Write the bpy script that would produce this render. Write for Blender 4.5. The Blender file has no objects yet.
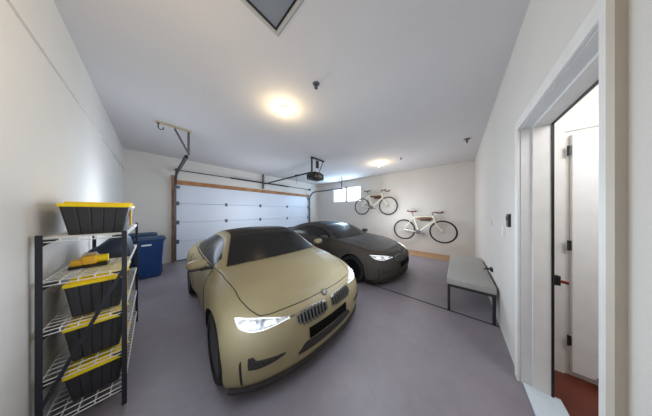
import bpy, bmesh, math, random
from mathutils import Vector, Matrix, noise
random.seed(7)
PI = math.pi
SC = bpy.context.scene
COL = SC.collection

# ------------------------------------------------------------------ materials
def lin(c):
    out = []
    for v in c[:3]:
        v = v / 255.0
        out.append(v / 12.92 if v <= 0.04045 else ((v + 0.055) / 1.055) ** 2.4)
    return (*out, 1.0)

def mat(name, c, rough=0.5, metal=0.0, c2=None, scale=8.0, detail=4.0, bump=0.0, bscale=None,
        coat=0.0, emit=None, estr=0.0, spec=0.5, alpha=1.0, trans=0.0):
    m = bpy.data.materials.new(name); m.use_nodes = True
    nt = m.node_tree; b = nt.nodes['Principled BSDF']
    tc = nt.nodes.new('ShaderNodeTexCoord')
    nz = nt.nodes.new('ShaderNodeTexNoise'); nz.inputs['Scale'].default_value = scale
    nz.inputs['Detail'].default_value = detail
    nt.links.new(tc.outputs['Object'], nz.inputs['Vector'])
    cr = nt.nodes.new('ShaderNodeValToRGB')
    cr.color_ramp.elements[0].position = 0.3; cr.color_ramp.elements[1].position = 0.7
    cr.color_ramp.elements[0].color = lin(c)
    if c2 is None: c2 = tuple(min(255, v * 0.96 + 1) for v in c)
    cr.color_ramp.elements[1].color = lin(c2)
    nt.links.new(nz.outputs['Fac'], cr.inputs['Fac'])
    nt.links.new(cr.outputs['Color'], b.inputs['Base Color'])
    b.inputs['Roughness'].default_value = rough; b.inputs['Metallic'].default_value = metal
    b.inputs['Specular IOR Level'].default_value = spec
    b.inputs['Coat Weight'].default_value = coat; b.inputs['Coat Roughness'].default_value = 0.08
    b.inputs['Transmission Weight'].default_value = trans
    b.inputs['Alpha'].default_value = alpha
    if emit:
        b.inputs['Emission Color'].default_value = lin(emit); b.inputs['Emission Strength'].default_value = estr
    if bump > 0:
        n2 = nt.nodes.new('ShaderNodeTexNoise'); n2.inputs['Scale'].default_value = bscale or scale * 6
        n2.inputs['Detail'].default_value = 6
        nt.links.new(tc.outputs['Object'], n2.inputs['Vector'])
        bp = nt.nodes.new('ShaderNodeBump'); bp.inputs['Strength'].default_value = bump; bp.inputs['Distance'].default_value = 0.01
        nt.links.new(n2.outputs['Fac'], bp.inputs['Height']); nt.links.new(bp.outputs['Normal'], b.inputs['Normal'])
    return m

M = {}
M['wall'] = mat('painted_drywall', (214, 209, 202), .85, c2=(208, 203, 196), scale=1.2, bump=.12, bscale=60)
M['ceiling'] = mat('ceiling_paint', (204, 200, 199), .9, c2=(198, 194, 194), scale=.8, bump=.1, bscale=50)
M['trim'] = mat('white_trim_paint', (226, 223, 218), .5)
M['jamb'] = mat('jamb_paint', (216, 215, 214), .5)
M['beige'] = mat('beige_trim_paint', (196, 186, 170), .6)
M['black'] = mat('black_plastic', (18, 17, 18), .45)
M['rubber'] = mat('tyre_rubber', (26, 26, 27), .8, bump=.2, scale=30)
M['darkmetal'] = mat('dark_powder_coat', (44, 45, 50), .45, .3)
M['steel'] = mat('galvanised_steel', (120, 122, 126), .42, .75, c2=(98, 100, 105), scale=14)
M['greysteel'] = mat('grey_track_steel', (92, 95, 102), .45, .6)
M['whitewire'] = mat('white_epoxy_wire', (232, 230, 224), .45)
M['yellow'] = mat('yellow_plastic', (255, 224, 16), .5, c2=(252, 216, 12), emit=(250, 205, 10), estr=0.0)
M['amber'] = mat('amber_plastic', (236, 178, 40), .5)
M['tote'] = mat('black_tote_plastic', (50, 48, 50), .55)
M['bluebin'] = mat('blue_bin_plastic', (16, 58, 110), .4, c2=(12, 50, 100))
M['bluelid'] = mat('dark_blue_lid_plastic', (24, 62, 96), .45)
M['blueband'] = mat('bright_blue_plastic', (24, 62, 140), .45)
M['white'] = mat('white_plastic', (232, 232, 230), .5)
M['doorpanel'] = mat('garage_door_steel', (214, 219, 228), .5, c2=(208, 213, 223), scale=1.5, bump=.05)
M['pine'] = mat('raw_pine', (178, 128, 82), .7, c2=(140, 92, 58), scale=6, bump=.15)
M['batten'] = mat('pale_batten_wood', (196, 182, 154), .7, c2=(180, 165, 136), scale=5)
M['walnut'] = mat('walnut_wood', (112, 74, 48), .5, c2=(84, 54, 36), scale=9)
M['leather'] = mat('brown_leather', (120, 76, 50), .5, c2=(96, 58, 38), scale=12)
M['cream'] = mat('cream_frame_paint', (238, 230, 208), .3, coat=.4)
M['spoke'] = mat('spoke_steel', (150, 148, 145), .35, .8)
M['bench'] = mat('grey_bench_upholstery', (166, 163, 159), .75, c2=(158, 155, 151), scale=20, bump=.1, bscale=200)
M['benchframe'] = mat('dark_bench_steel', (52, 50, 52), .5, .3)
M['redwood'] = mat('red_brown_floorboards', (120, 56, 38), .4, c2=(88, 38, 28), scale=3)
M['sill'] = mat('pale_metal_sill', (196, 204, 210), .6, .0)
M['hatch'] = mat('hatch_panel_grey', (122, 128, 136), .6)
M['hatchframe'] = mat('hatch_frame', (172, 169, 165), .6)
M['bulb'] = mat('warm_bulb', (255, 236, 190), .4, emit=(255, 232, 170), estr=30)
M['glasswin'] = mat('window_glass', (240, 248, 255), .05, trans=1.0, alpha=.25)
M['carglass'] = mat('tinted_car_glass', (34, 34, 34), .22, spec=.2)
M['roofcarbon'] = mat('dark_carbon_roof', (44, 40, 34), .65, spec=.15, scale=40)
M['chrome'] = mat('headlight_reflector', (244, 246, 248), .25, .35, c2=(120, 124, 130), scale=34, emit=(255,255,255), estr=.05)
M['lamp'] = mat('bright_lamp_lens', (255, 255, 255), .15, emit=(255, 255, 255), estr=.3)
M['led'] = mat('lit_led_ring', (255, 255, 255), .3, emit=(255, 255, 255), estr=.7)
M['kidneyframe'] = mat('satin_grille_frame', (128, 122, 108), .35, .3)
M['slat'] = mat('grille_slat', (90, 88, 87), .4, .2)
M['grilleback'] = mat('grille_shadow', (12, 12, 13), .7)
M['mesh'] = mat('intake_mesh', (52, 48, 42), .6, c2=(26, 24, 22), scale=90, detail=0)
M['plate'] = mat('blank_black_plate', (8, 8, 8), .8, spec=.1)
M['seam'] = mat('panel_gap', (34, 30, 24), .8)
M['rim'] = mat('dark_alloy', (38, 38, 42), .35, .7)
M['gold'] = mat('roundel_ring', (60, 52, 34), .3, .7)
M['roundel_blue'] = mat('roundel_blue', (26, 52, 92), .3)
M['redglass'] = mat('red_tail_glass', (110, 12, 14), .15, coat=.5)
M['leverreflect'] = mat('lever_red_reflection', (120, 40, 36), .3, .5)  # dark lever; its reddish reflection is put into the base colour

def paint(name, c, c2):
    return mat(name, c, .5, 0.0, c2=c2, scale=2.0, coat=.06, spec=.4)
M['tan'] = paint('tan_satin_paint', (148, 135, 102), (144, 131, 98))
M['graphite'] = paint('graphite_brown_paint', (74, 69, 64), (70, 65, 61))
M['graphite'].node_tree.nodes['Principled BSDF'].inputs['Specular IOR Level'].default_value = .14
M['graphite'].node_tree.nodes['Principled BSDF'].inputs['Coat Weight'].default_value = 0
M['graphite'].node_tree.nodes['Principled BSDF'].inputs['Roughness'].default_value = .75

def floor_material():
    m = bpy.data.materials.new('sealed_concrete'); m.use_nodes = True
    nt = m.node_tree; b = nt.nodes['Principled BSDF']; N = nt.nodes.new; L = nt.links.new
    tc = N('ShaderNodeTexCoord')
    n1 = N('ShaderNodeTexNoise'); n1.inputs['Scale'].default_value = 1.1; n1.inputs['Detail'].default_value = 6
    n2 = N('ShaderNodeTexNoise'); n2.inputs['Scale'].default_value = 14; n2.inputs['Detail'].default_value = 8
    L(tc.outputs['Object'], n1.inputs['Vector']); L(tc.outputs['Object'], n2.inputs['Vector'])
    r = N('ShaderNodeValToRGB'); r.color_ramp.elements[0].position = .3; r.color_ramp.elements[1].position = .72
    r.color_ramp.elements[0].color = lin((120, 113, 118)); r.color_ramp.elements[1].color = lin((140, 132, 137))
    L(n1.outputs['Fac'], r.inputs['Fac'])
    r2 = N('ShaderNodeValToRGB'); r2.color_ramp.elements[0].color = (.86, .86, .86, 1); r2.color_ramp.elements[1].color = (1.08, 1.08, 1.08, 1)
    L(n2.outputs['Fac'], r2.inputs['Fac'])
    mx = N('ShaderNodeMix'); mx.data_type = 'RGBA'; mx.blend_type = 'MULTIPLY'; mx.inputs['Factor'].default_value = 1
    L(r.outputs['Color'], mx.inputs[6]); L(r2.outputs['Color'], mx.inputs[7])
    L(mx.outputs[2], b.inputs['Base Color'])
    b.inputs['Roughness'].default_value = .42; b.inputs['Specular IOR Level'].default_value = .4
    bp = N('ShaderNodeBump'); bp.inputs['Strength'].default_value = .06; bp.inputs['Distance'].default_value = .01
    L(n2.outputs['Fac'], bp.inputs['Height']); L(bp.outputs['Normal'], b.inputs['Normal'])
    return m
M['floor'] = floor_material()
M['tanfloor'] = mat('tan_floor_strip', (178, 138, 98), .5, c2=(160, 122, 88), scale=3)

# ------------------------------------------------------------------ mesh helpers
class MB:
    def __init__(s): s.v = []; s.f = []; s.mi = []; s.cur = 0
    def add(s, vs, fs):
        o = len(s.v); s.v += [tuple(p) for p in vs]
        s.f += [tuple(i + o for i in f) for f in fs]; s.mi += [s.cur] * len(fs)
    def box(s, c, d, rot=None, taper=None):
        x, y, z = d[0] / 2, d[1] / 2, d[2] / 2
        vs = [Vector((sx * x, sy * y, sz * z)) for sz in (-1, 1) for sy in (-1, 1) for sx in (-1, 1)]
        if taper:
            for v in vs:
                if v.z < 0: v.x *= taper; v.y *= taper
        if rot is not None: vs = [rot @ v for v in vs]
        vs = [v + Vector(c) for v in vs]
        s.add(vs, [(0, 2, 3, 1), (4, 5, 7, 6), (0, 1, 5, 4), (2, 6, 7, 3), (0, 4, 6, 2), (1, 3, 7, 5)])
    def rbox(s, c, d, r=.01, seg=2, rot=None, taper=1.0):
        bm = bmesh.new(); bmesh.ops.create_cube(bm, size=1)
        for v in bm.verts: v.co = Vector((v.co.x * d[0], v.co.y * d[1], v.co.z * d[2]))
        for v in bm.verts:
            if v.co.z < 0: v.co.x *= taper; v.co.y *= taper
        bmesh.ops.bevel(bm, geom=bm.edges[:], offset=min(r, min(d) * .49), segments=seg, affect='EDGES', profile=.5)
        bm.verts.index_update()
        vs = [(rot @ v.co if rot is not None else v.co) + Vector(c) for v in bm.verts]
        s.add(vs, [tuple(v.index for v in f.verts) for f in bm.faces]); bm.free()
    def tube(s, pts, r, n=8, caps=True, closed=False, flat=None):
        pts = [Vector(p) for p in pts]; k = len(pts); rings = []
        prev = None
        for i in range(k):
            if closed: t = pts[(i + 1) % k] - pts[i - 1]
            else: t = pts[min(i + 1, k - 1)] - pts[max(i - 1, 0)]
            t.normalize()
            if prev is None:
                a = Vector((0, 0, 1)) if abs(t.z) < .9 else Vector((1, 0, 0))
                u = t.cross(a).normalized()
            else:
                u = (prev - t * prev.dot(t)).normalized()
            prev = u; w = t.cross(u)
            rr = r[i] if isinstance(r, (list, tuple)) else r
            rings.append([pts[i] + (u * math.cos(2 * PI * j / n) + w * math.sin(2 * PI * j / n) * (flat or 1)) * rr for j in range(n)])
        vs = [p for ring in rings for p in ring]; fs = []
        kk = k if closed else k - 1
        for i in range(kk):
            a = i * n; b2 = ((i + 1) % k) * n
            for j in range(n):
                fs.append((a + j, a + (j + 1) % n, b2 + (j + 1) % n, b2 + j))
        if caps and not closed:
            fs.append(tuple(range(n - 1, -1, -1))); fs.append(tuple((k - 1) * n + j for j in range(n)))
        s.add(vs, fs)
    def lathe(s, prof, center, axis='z', n=24, closed=False):
        # prof: (radius, height) pairs revolved about an axis through center
        vs = []; k = len(prof)
        for r, h in prof:
            for j in range(n):
                a = 2 * PI * j / n; p = (r * math.cos(a), r * math.sin(a), h)
                if axis == 'x': p = (p[2], p[0], p[1])
                elif axis == 'y': p = (p[0], p[2], p[1])
                vs.append(Vector(p) + Vector(center))
        fs = []
        for i in range(k if closed else k - 1):
            i2 = (i + 1) % k
            for j in range(n): fs.append((i * n + j, i * n + (j + 1) % n, i2 * n + (j + 1) % n, i2 * n + j))
        if not closed:
            fs.append(tuple(range(n - 1, -1, -1))); fs.append(tuple((k - 1) * n + j for j in range(n)))
        s.add(vs, fs)
    def ellipsoid(s, c, d, p=1.0, nu=16, nv=10):
        vs = []; fs = []
        sg = lambda x, e: math.copysign(abs(x) ** e, x)
        for i in range(nv + 1):
            ph = -PI / 2 + PI * i / nv
            for j in range(nu):
                th = 2 * PI * j / nu
                vs.append((c[0] + d[0] * sg(math.cos(ph), p) * sg(math.cos(th), p), c[1] + d[1] * sg(math.cos(ph), p) * sg(math.sin(th), p), c[2] + d[2] * sg(math.sin(ph), p)))
        for i in range(nv):
            for j in range(nu): fs.append((i * nu + j, i * nu + (j + 1) % nu, (i + 1) * nu + (j + 1) % nu, (i + 1) * nu + j))
        s.add(vs, fs)
    def grid(s, P, flip=False):
        a = len(P); b = len(P[0]); vs = [p for row in P for p in row]; fs = []
        for i in range(a - 1):
            for j in range(b - 1):
                q = (i * b + j, i * b + j + 1, (i + 1) * b + j + 1, (i + 1) * b + j)
                fs.append(q[::-1] if flip else q)
        s.add(vs, fs)
    def prism(s, poly, depth_vec):
        # poly: list of 3-D points (planar), extruded by depth_vec
        n = len(poly); d = Vector(depth_vec)
        vs = [Vector(p) for p in poly] + [Vector(p) + d for p in poly]
        fs = [tuple(range(n - 1, -1, -1)), tuple(range(n, 2 * n))] + [(i, (i + 1) % n, n + (i + 1) % n, n + i) for i in range(n)]
        s.add(vs, fs)
    def build(s, name, m, parent=None, smooth=False, merge=0.0, bevel=0.0, recalc=True):
        me = bpy.data.meshes.new(name); me.from_pydata(s.v, [], s.f)
        ms = m if isinstance(m, (list, tuple)) else [m]
        for x in ms: me.materials.append(x)
        for p, k in zip(me.polygons, s.mi): p.material_index = k
        bm = bmesh.new(); bm.from_mesh(me)
        if merge: bmesh.ops.remove_doubles(bm, verts=bm.verts, dist=merge)
        if recalc: bmesh.ops.recalc_face_normals(bm, faces=bm.faces)
        bm.to_mesh(me); bm.free()
        if smooth:
            me.polygons.foreach_set('use_smooth', [True] * len(me.polygons))
            if smooth != 'all': me.set_sharp_from_angle(angle=math.radians(smooth if not isinstance(smooth, bool) else 40))
        o = bpy.data.objects.new(name, me); COL.objects.link(o)
        if parent: o.parent = parent
        if bevel:
            bv = o.modifiers.new('bevel', 'BEVEL'); bv.width = bevel; bv.segments = 2; bv.limit_method = 'ANGLE'
        return o

def tag(o, label=None, cat=None, group=None, kind=None):
    if label: o['label'] = label
    if cat: o['category'] = cat
    if group: o['group'] = group
    if kind: o['kind'] = kind
    return o
def thing(name, loc, label, cat, group=None, rz=0.0, kind=None):
    o = bpy.data.objects.new(name, None); COL.objects.link(o); o.empty_display_size = .1
    o.location = loc; o.rotation_euler = (0, 0, rz)
    return tag(o, label, cat, group, kind)
def struct(name, mb, m, label=None, cat=None, **k):
    o = mb.build(name, m, **k); return tag(o, label, cat, None, 'structure')
def dup(root, loc, label, rz=None):
    r = root.copy(); COL.objects.link(r); r.location = loc; r['label'] = label
    if rz is not None: r.rotation_euler = (0, 0, rz)
    for ch in list(root.children):
        c = ch.copy(); COL.objects.link(c); c.parent = r
        for g in list(ch.children):
            d = g.copy(); COL.objects.link(d); d.parent = c
    return r

# ------------------------------------------------------------------ room shell
LX, BX, RY, GY, H = -.455, 6.05, -.385, 5.82, 2.84
T = .14
def slab(x0, x1, y0, y1, z0, z1, mb=None):
    mb = mb or MB(); mb.box(((x0 + x1) / 2, (y0 + y1) / 2, (z0 + z1) / 2), (x1 - x0, y1 - y0, z1 - z0)); return mb

struct('floor', slab(LX - T, BX + T, RY - T + .001, GY + T, -.1, 0), M['floor'], 'smooth purple grey sealed concrete garage floor', 'floor')
struct('ceiling', slab(LX - T, BX + T, RY - T, GY + T, H, H + .1), M['ceiling'], 'flat off white painted garage ceiling', 'ceiling')
struct('wall_left', slab(LX - T, LX, RY - T, GY + T, 0, H), M['wall'], 'plain cream left wall behind the wire rack', 'wall')
w = MB()   # garage door wall with its opening
DX0, DX1, DZ = .415, 5.30, 2.13
slab(LX, DX0, GY, GY + T, 0, H, w); slab(DX1, BX, GY, GY + T, 0, H, w); slab(DX0, DX1, GY, GY + T, DZ, H, w)
struct('wall_back', w, M['wall'], 'off white wall around the wide garage door', 'wall')
w = MB()   # bicycle wall with window opening
WY0, WY1, WZ0, WZ1 = 3.20, 4.80, 1.82, 2.56
slab(BX, BX + T, RY - T, WY0, 0, H, w); slab(BX, BX + T, WY1, GY + T, 0, H, w); slab(BX, BX + T, WY0, WY1, 0, WZ0, w); slab(BX, BX + T, WY0, WY1, WZ1, H, w)
struct('wall_bicycle', w, M['wall'], 'cream wall on which two bicycles hang', 'wall')
w = MB()   # right wall with house door opening
OX0, OX1, OZ = 1.012, 1.93, 2.03
slab(LX - T, OX0 - .02, RY - T, RY, 0, H, w); slab(OX1 + .02, BX, RY - T, RY, 0, H, w); slab(OX0 - .02, OX1 + .02, RY - T, RY, OZ + .02, H, w)
struct('wall_right', w, M['wall'], 'cream right wall with the open doorway', 'wall')
# tan strip of floor along the bicycle wall and the saw-cut joint
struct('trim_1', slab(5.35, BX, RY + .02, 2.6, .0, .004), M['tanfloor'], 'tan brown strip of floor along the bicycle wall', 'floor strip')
struct('trim_2', slab(2.690, 2.712, RY, GY - .2, .0005, .003), M['seam'], 'dark straight joint cut across the concrete floor', 'floor joint')
# faint horizontal ledge on left wall and beside the garage door
w = MB(); slab(LX, LX + .012, 1.2, GY, 2.365, 2.378, w); slab(LX, .27, GY - .012, GY, 2.365, 2.378, w)
struct('trim_3', w, M['wall'], 'thin ledge line running along the upper left wall', 'ledge')

# vestibule beyond the doorway
HX, HY = 2.30, -1.9
struct('floor_hall', slab(-.2, HX, HY, RY - T, -.08, .0), M['redwood'], 'red brown wooden floor beyond the doorway', 'floor')
w = MB(); slab(HX, HX + .1, HY, RY - T, 0, 2.6, w)
struct('wall_hall', w, M['trim'], 'white hall wall seen through the doorway', 'wall')
struct('wall_hall_side', slab(-.3, HX + .1, HY - .1, HY, 0, 2.6), M['trim'], 'white side wall deep inside the hall', 'wall')
struct('wall_hall_near', slab(-.3, -.2, HY, RY - T, 0, 2.6), M['trim'], 'white near end wall of the hall', 'wall')
struct('ceiling_hall', slab(-.3, HX + .1, HY, RY - T, 2.5, 2.6), M['ceiling'], 'white ceiling of the hall beyond the doorway', 'ceiling')

# door frame (casing, jamb, seal, sill, lever)
d1 = thing('door_1', (OX1, RY, 0), 'white painted frame of the open doorway in the right wall', 'door frame', kind='structure')
def P1(mb, x0, x1, y0, y1, z0, z1):
    slab(x0 - OX1, x1 - OX1, y0 - RY, y1 - RY, z0, z1, mb); return mb
cas = MB()
P1(cas, OX1 + .005, OX1 + .075, RY, RY + .018, 0, OZ + .075); P1(cas, OX0 - .075, OX1 + .005, RY, RY + .018, OZ + .005, OZ + .075)
P1(cas, OX0 - .045, OX0 - .003, RY, RY + .018, 0, OZ + .01)
cas.build('casing', M['trim'], d1, bevel=.004)
bc = MB(); P1(bc, OX0 - .082, OX0 - .045, RY, RY + .02, 0, OZ + .08); bc.build('casing', M['beige'], d1)['label'] = 'beige outer edge of the near casing'
jm = MB(); P1(jm, OX1 - .0, OX1 + .02, RY - T, RY, 0, OZ); P1(jm, OX0 - .02, OX0, RY - T, RY, 0, OZ); P1(jm, OX0 - .02, OX1 + .02, RY - T, RY, OZ, OZ + .02)
jm.build('jamb', M['jamb'], d1)
st = MB(); P1(st, OX1 - .014, OX1, RY - T, RY - .055, 0, OZ - .014); P1(st, OX0, OX1, RY - T, RY - .055, OZ - .014, OZ)
st.build('door_stop', M['trim'], d1)
sl = MB(); P1(sl, OX1 - .02, OX1 - .001, RY - T - .008, RY - T + .004, 0, OZ - .012); P1(sl, OX0, OX1, RY - T - .008, RY - T + .004, OZ - .022, OZ - .012)
sl.build('weather_seal', M['black'], d1)['label'] = 'black weather seal strip'
lv = MB(); lv.rbox((-.012, -T - .018, .875), (.03, .03, .07), .004)
lever = lv.build('latch_plate', M['black'], d1)
lv = MB(); lv.tube([(-.02, -T - .03, .872), (-.024, -T - .045, .872), (-.024, -T - .062, .868)], .011)
lv.build('lever', M['leverreflect'], lever, smooth=True)['label'] = 'dark lever with a reddish reflection in its colour'
th = MB(); P1(th, OX0 - .02, OX1, RY - T - .04, RY - .01, 0, .018); th.build('threshold', M['sill'], d1, bevel=.004)['label'] = 'pale metal threshold'

# hall door with black hinges
d2 = thing('door_2', (HX, -.695, 0), 'white inner hall door with three black hinges', 'door', kind='structure')
pm = MB(); pm.rbox((-.018, -.42, 1.03), (.036, .80, 1.96), .004)
leaf = pm.build('door_leaf', M['white'], d2)
for hz in (1.875, 1.09, .305):
    hb = MB(); hb.tube([(-.042, .0, hz - .042), (-.042, .0, hz + .042)], .006); hb.box((-.038, -.008, hz), (.004, .016, .08)); hb.build('hinge', M['black'], d2)
cm = MB(); slab(-.014, 0, .008, .07, 0, 2.11, cm); slab(-.014, 0, -.9, .008, 2.045, 2.11, cm); cm.build('casing', M['trim'], d2)
ds = MB(); ds.tube([(-.036, -.135, .07), (-.085, -.135, .07)], .010); ds.lathe([(.0, -.10), (.017, -.10), (.017, -.085), (0, -.085)], (0, -.135, .07), 'x', 12)
ds.build('door_stop', M['black'], d2)
o = MB(); o.rbox((HX - .004, -.645, .95), (.008, .05, .09), .003); tag(o.build('switch_plate', M['white']), 'small white plate on hall wall beside the inner door', 'switch')

# ------------------------------------------------------------------ window
wn = thing('window_1', (BX, 4.0, 1.82), 'small bright two pane window high on the bicycle wall', 'window', kind='structure')
wz = WZ1 - WZ0
fr = MB()
for y in (-.80 + .02, -.02, .02, .80 - .02): fr.box((.05, y, wz / 2), (.08, .04, wz))
for z in (.02, wz - .02): fr.box((.05, 0, z), (.08, 1.6, .04))
fr.build('window_frame', M['trim'], wn)
mt = MB()
for c in (-.4, .4):
    mt.box((.06, c, wz / 2), (.02, .018, wz - .06)); mt.box((.06, c, wz / 2), (.021, .72, .018))
mt.build('muntin', M['trim'], wn)
for c in (-.4, .4):
    gl = MB(); gl.box((.075, c, wz / 2), (.005, .73, wz - .07)); gl.build('pane', M['glasswin'], wn)

# ------------------------------------------------------------------ garage door
gd = thing('door_3', (DX0, GY, 0), 'wide white sectional garage door closed behind the cars', 'garage door', kind='structure')
DW = DX1 - DX0
zs = [0, .535, 1.07, 1.60, 2.13]
for i in range(4):
    pb = MB(); pb.rbox((DW / 2, .045, (zs[i] + zs[i + 1]) / 2), (DW, .045, zs[i + 1] - zs[i] - .006), .006)
    pb.build('door_section', M['doorpanel'], gd)
for zi in zs[1:4]:
    for x in (.03, 1.2, 2.36, 3.60, DW - .03):
        hb = MB(); hb.box((x, .019, zi), (.07, .008, .11)); hb.tube([(x - .035, .012, zi), (x + .035, .012, zi)], .012); hb.build('hinge', M['greysteel'], gd)
for x in (.04, DW - .04):
    hb = MB(); hb.box((x, .014, 2.05), (.08, .02, .07)); hb.build('top_roller_bracket', M['greysteel'], gd)
bk = MB(); bk.box((DW / 2, .085, 1.065), (DW, .02, 2.13)); bk.build('light_block_backing', M['doorpanel'], gd)  # added slab, unseen, keeps outside light from streaking through the section gaps
bs = MB(); bs.box((DW / 2, .04, .012), (DW, .05, .024)); bs.build('bottom_seal', M['black'], gd)
# raw wood trim around the door
struct('trim_4', slab(DX0 - .09, DX0 - .03, GY - .03, GY, 0, 2.36), M['pine'], 'raw brown wooden post left of the garage door', 'door post', bevel=.003)
struct('trim_5', slab(DX0, DX1, GY - .035, GY, 2.125, 2.235), M['pine'], 'raw brown wooden beam above the garage door', 'door header', bevel=.003)
struct('trim_6', slab(DX1 + .05, DX1 + .11, GY - .03, GY, 0, 2.3), M['white'], 'white post right of the garage door', 'door post')

def track(name, x, side, label):
    t = thing(name, (x, GY, 0), label, 'garage door track', 'garage door tracks')
    pts = [(0, -.07, .03), (0, -.07, 1.96)]
    for k in range(1, 8):
        a = PI / 2 * k / 8; pts.append((0, -.07 - .40 * (1 - math.cos(a)), 1.96 + .40 * math.sin(a)))
    pts += [(0, -.47, 2.36), (0, -2.15, 2.36)]
    def rail(mb, w, h, off):
        # channel section swept along pts in the YZ plane
        rows = []
        for i, p in enumerate(pts):
            p = Vector(p); t_ = Vector(pts[min(i + 1, len(pts) - 1)]) - Vector(pts[max(i - 1, 0)]); t_.normalize()
            n_ = Vector((0, -t_.z, t_.y)).normalized()
            rows.append([p + n_ * a + Vector((b, 0, 0)) for a, b in ((-w, -h * side), (-w, h * side), (w, h * side), (w, -h * side), (w * .7, -h * side), (w * .7, h * .7 * side), (-w * .7, h * .7 * side), (-w * .7, -h * side), (-w, -h * side))])
        mb.grid(rows)
    mb = MB(); rail(mb, .026, .022, 0); mb.build('rail', M['greysteel'], t)
    for z in (.3, .9, 1.5, 2.0): jb = MB(); jb.box((.0, -.03, z), (.05, .08, .03)); jb.build('jamb_bracket', M['greysteel'], t)
    hg = MB()
    y0 = -2.13
    zt = H - .024 if side > 0 else H
    hg.box((.03 * side, y0, (2.40 + zt) / 2), (.035, .005, zt - 2.40)); hg.box((.045 * side, y0 + .015, (2.40 + zt) / 2), (.005, .03, zt - 2.40))
    v0 = Vector((.03 * side, y0, 2.43)); v1 = Vector((-.15 * side, y0 - .02, H - .04)) if side > 0 else Vector((-.10 * side, y0 + .25, H - .005))
    if side < 0: v0.y = y0
    hg.tube([v0, v1], .016, 6)
    hg.build('hanger_strap', M['steel'], t)
    return t
track('garage_door_track', DX0 - .02, 1, 'curved grey steel door track on the left of the garage door')
track('garage_door_track', DX1 + .02, -1, 'curved grey steel door track on the right near the window')

sp = thing('torsion_shaft', (2.86, GY - .10, 2.50), 'long dark torsion shaft above the garage door', 'door shaft')
q = MB(); q.tube([(-2.5, 0, 0), (2.5, 0, 0)], .013, 8); q.build('shaft', M['darkmetal'], sp, smooth=True)
for x0, x1 in ((-1.15, -.05), (.05, 1.15)):
    pts = []; n = 34
    q = MB(); q.tube([(x0, 0, 0), (x1, 0, 0)], .024, 8)
    for i in range(44): q.lathe([(.024, 0), (.029, .008), (.024, .016)], (x0 + (x1 - x0) * i / 44, 0, 0), 'x', 8)
    q.build('spring', M['darkmetal'], sp, smooth=True)
for x in (-2.44, 2.44):
    q = MB(); q.lathe([(.02, -.025), (.055, -.025), (.045, -.02), (.045, .02), (.055, .025), (.02, .025)], (x, 0, 0), 'x', 16); q.build('cable_drum', M['greysteel'], sp, smooth=30)
q = MB(); q.box((0, .06, .08), (.05, .08, .62)); q.build('centre_bracket', M['steel'], sp)

op = thing('garage_door_opener', (2.92, 2.93, 2.22), 'black garage door opener motor hanging from the ceiling', 'door opener')
q = MB(); q.rbox((0, 0, .10), (.40, .30, .17), .035, 3); q.rbox((0, 0, .195), (.30, .24, .03), .01)
mot = q.build('motor_housing', M['black'], op, smooth=35)
q = MB(); q.rbox((.02, -.152, .11), (.12, .02, .07), .008); q.rbox((-.13, -.152, .09), (.06, .02, .06), .008); q.build('lens_cover', M['steel'], mot)
q = MB(); q.box((-.06, (GY - 2.93 - .17) / 2 + .06, .235), (.035, GY - 2.93 - .17 - .12, .035)); q.build('drive_rail', M['darkmetal'], op)
q = MB(); q.box((-.06, .75, .255), (.05, .12, .03)); q.tube([(-.06, .75, .22), (-.06, .75, .0)], .004); q.build('trolley', M['darkmetal'], op)
q = MB()
zt = H - 2.22
q.box((.10, 0, zt - .016), (.52, .035, .032)); q.box((-.13, 0, (.2 + zt) / 2), (.032, .032, zt - .2))
q.tube([(.32, 0, zt - .02), (.13, 0, .205)], .012, 6); q.box((.08, 0, zt - .16), (.10, .02, .2))
q.build('ceiling_bracket', M['darkmetal'], op)

# ------------------------------------------------------------------ ceiling fixtures
def bulb_lamp(loc, label):
    t = thing('ceiling_lamp', loc, label, 'ceiling lamp', 'bulb lamps on the ceiling')
    q = MB(); q.lathe([(.0, 0), (.065, 0), (.062, -.018), (.03, -.03), (0, -.03)], (0, 0, 0), 'z', 20); q.build('lamp_base', M['white'], t, smooth=40)
    q = MB(); q.ellipsoid((0, 0, -.066), (.034, .034, .042)); q.build('bulb', M['bulb'], t, smooth='all')
    return t
LAMPS = [(1.219, 1.85), (4.478, 1.776)]
bulb_lamp((*LAMPS[0], H), 'lit ceiling bulb nearest the attic hatch, above the tan car')
bulb_lamp((*LAMPS[1], H), 'lit ceiling bulb farther off, near the bicycle wall')
def sprinkler(loc, label, s=1.0):
    t = thing('ceiling_sprinkler', loc, label, 'sprinkler', 'sprinkler heads on the ceiling')
    q = MB(); q.lathe([(0, 0), (.034 * s, 0), (.03 * s, -.008), (.012 * s, -.014), (0, -.014)], (0, 0, 0), 'z', 16); q.build('escutcheon', M['steel'], t, smooth=40)
    q = MB(); q.tube([(0, 0, -.01), (0, 0, -.045 * s)], .009 * s); q.lathe([(0, -.045), (.022, -.045), (.018, -.051), (0, -.051)], (0, 0, 0), 'z', 12); q.build('nozzle', M['steel'], t)
sprinkler((1.232, 1.224, H), 'grey sprinkler head on ceiling beside the nearer bulb', 1.2)
sprinkler((4.168, -.153, H), 'grey sprinkler head hanging near the right wall', 1.7)
sprinkler((4.456, 1.156, H), 'grey sprinkler head on ceiling beside the far bulb', 1.0)
hx, hy = .69, 1.135
at = thing('attic_hatch', (hx - .38, hy - .38, H), 'square grey attic hatch in the ceiling with pale frame', 'hatch')
S = .38
def ring_frame(mb, s, w_, h_):
    for sg in (1, -1):
        mb.box((0, sg * (s - w_ / 2), -h_ / 2), (2 * s, w_, h_)); mb.box((sg * (s - w_ / 2), 0, -h_ / 2), (w_, 2 * s - 2 * w_, h_))
q = MB(); ring_frame(q, S - .014, .024, .020); q.build('frame', M['hatchframe'], at)
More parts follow.
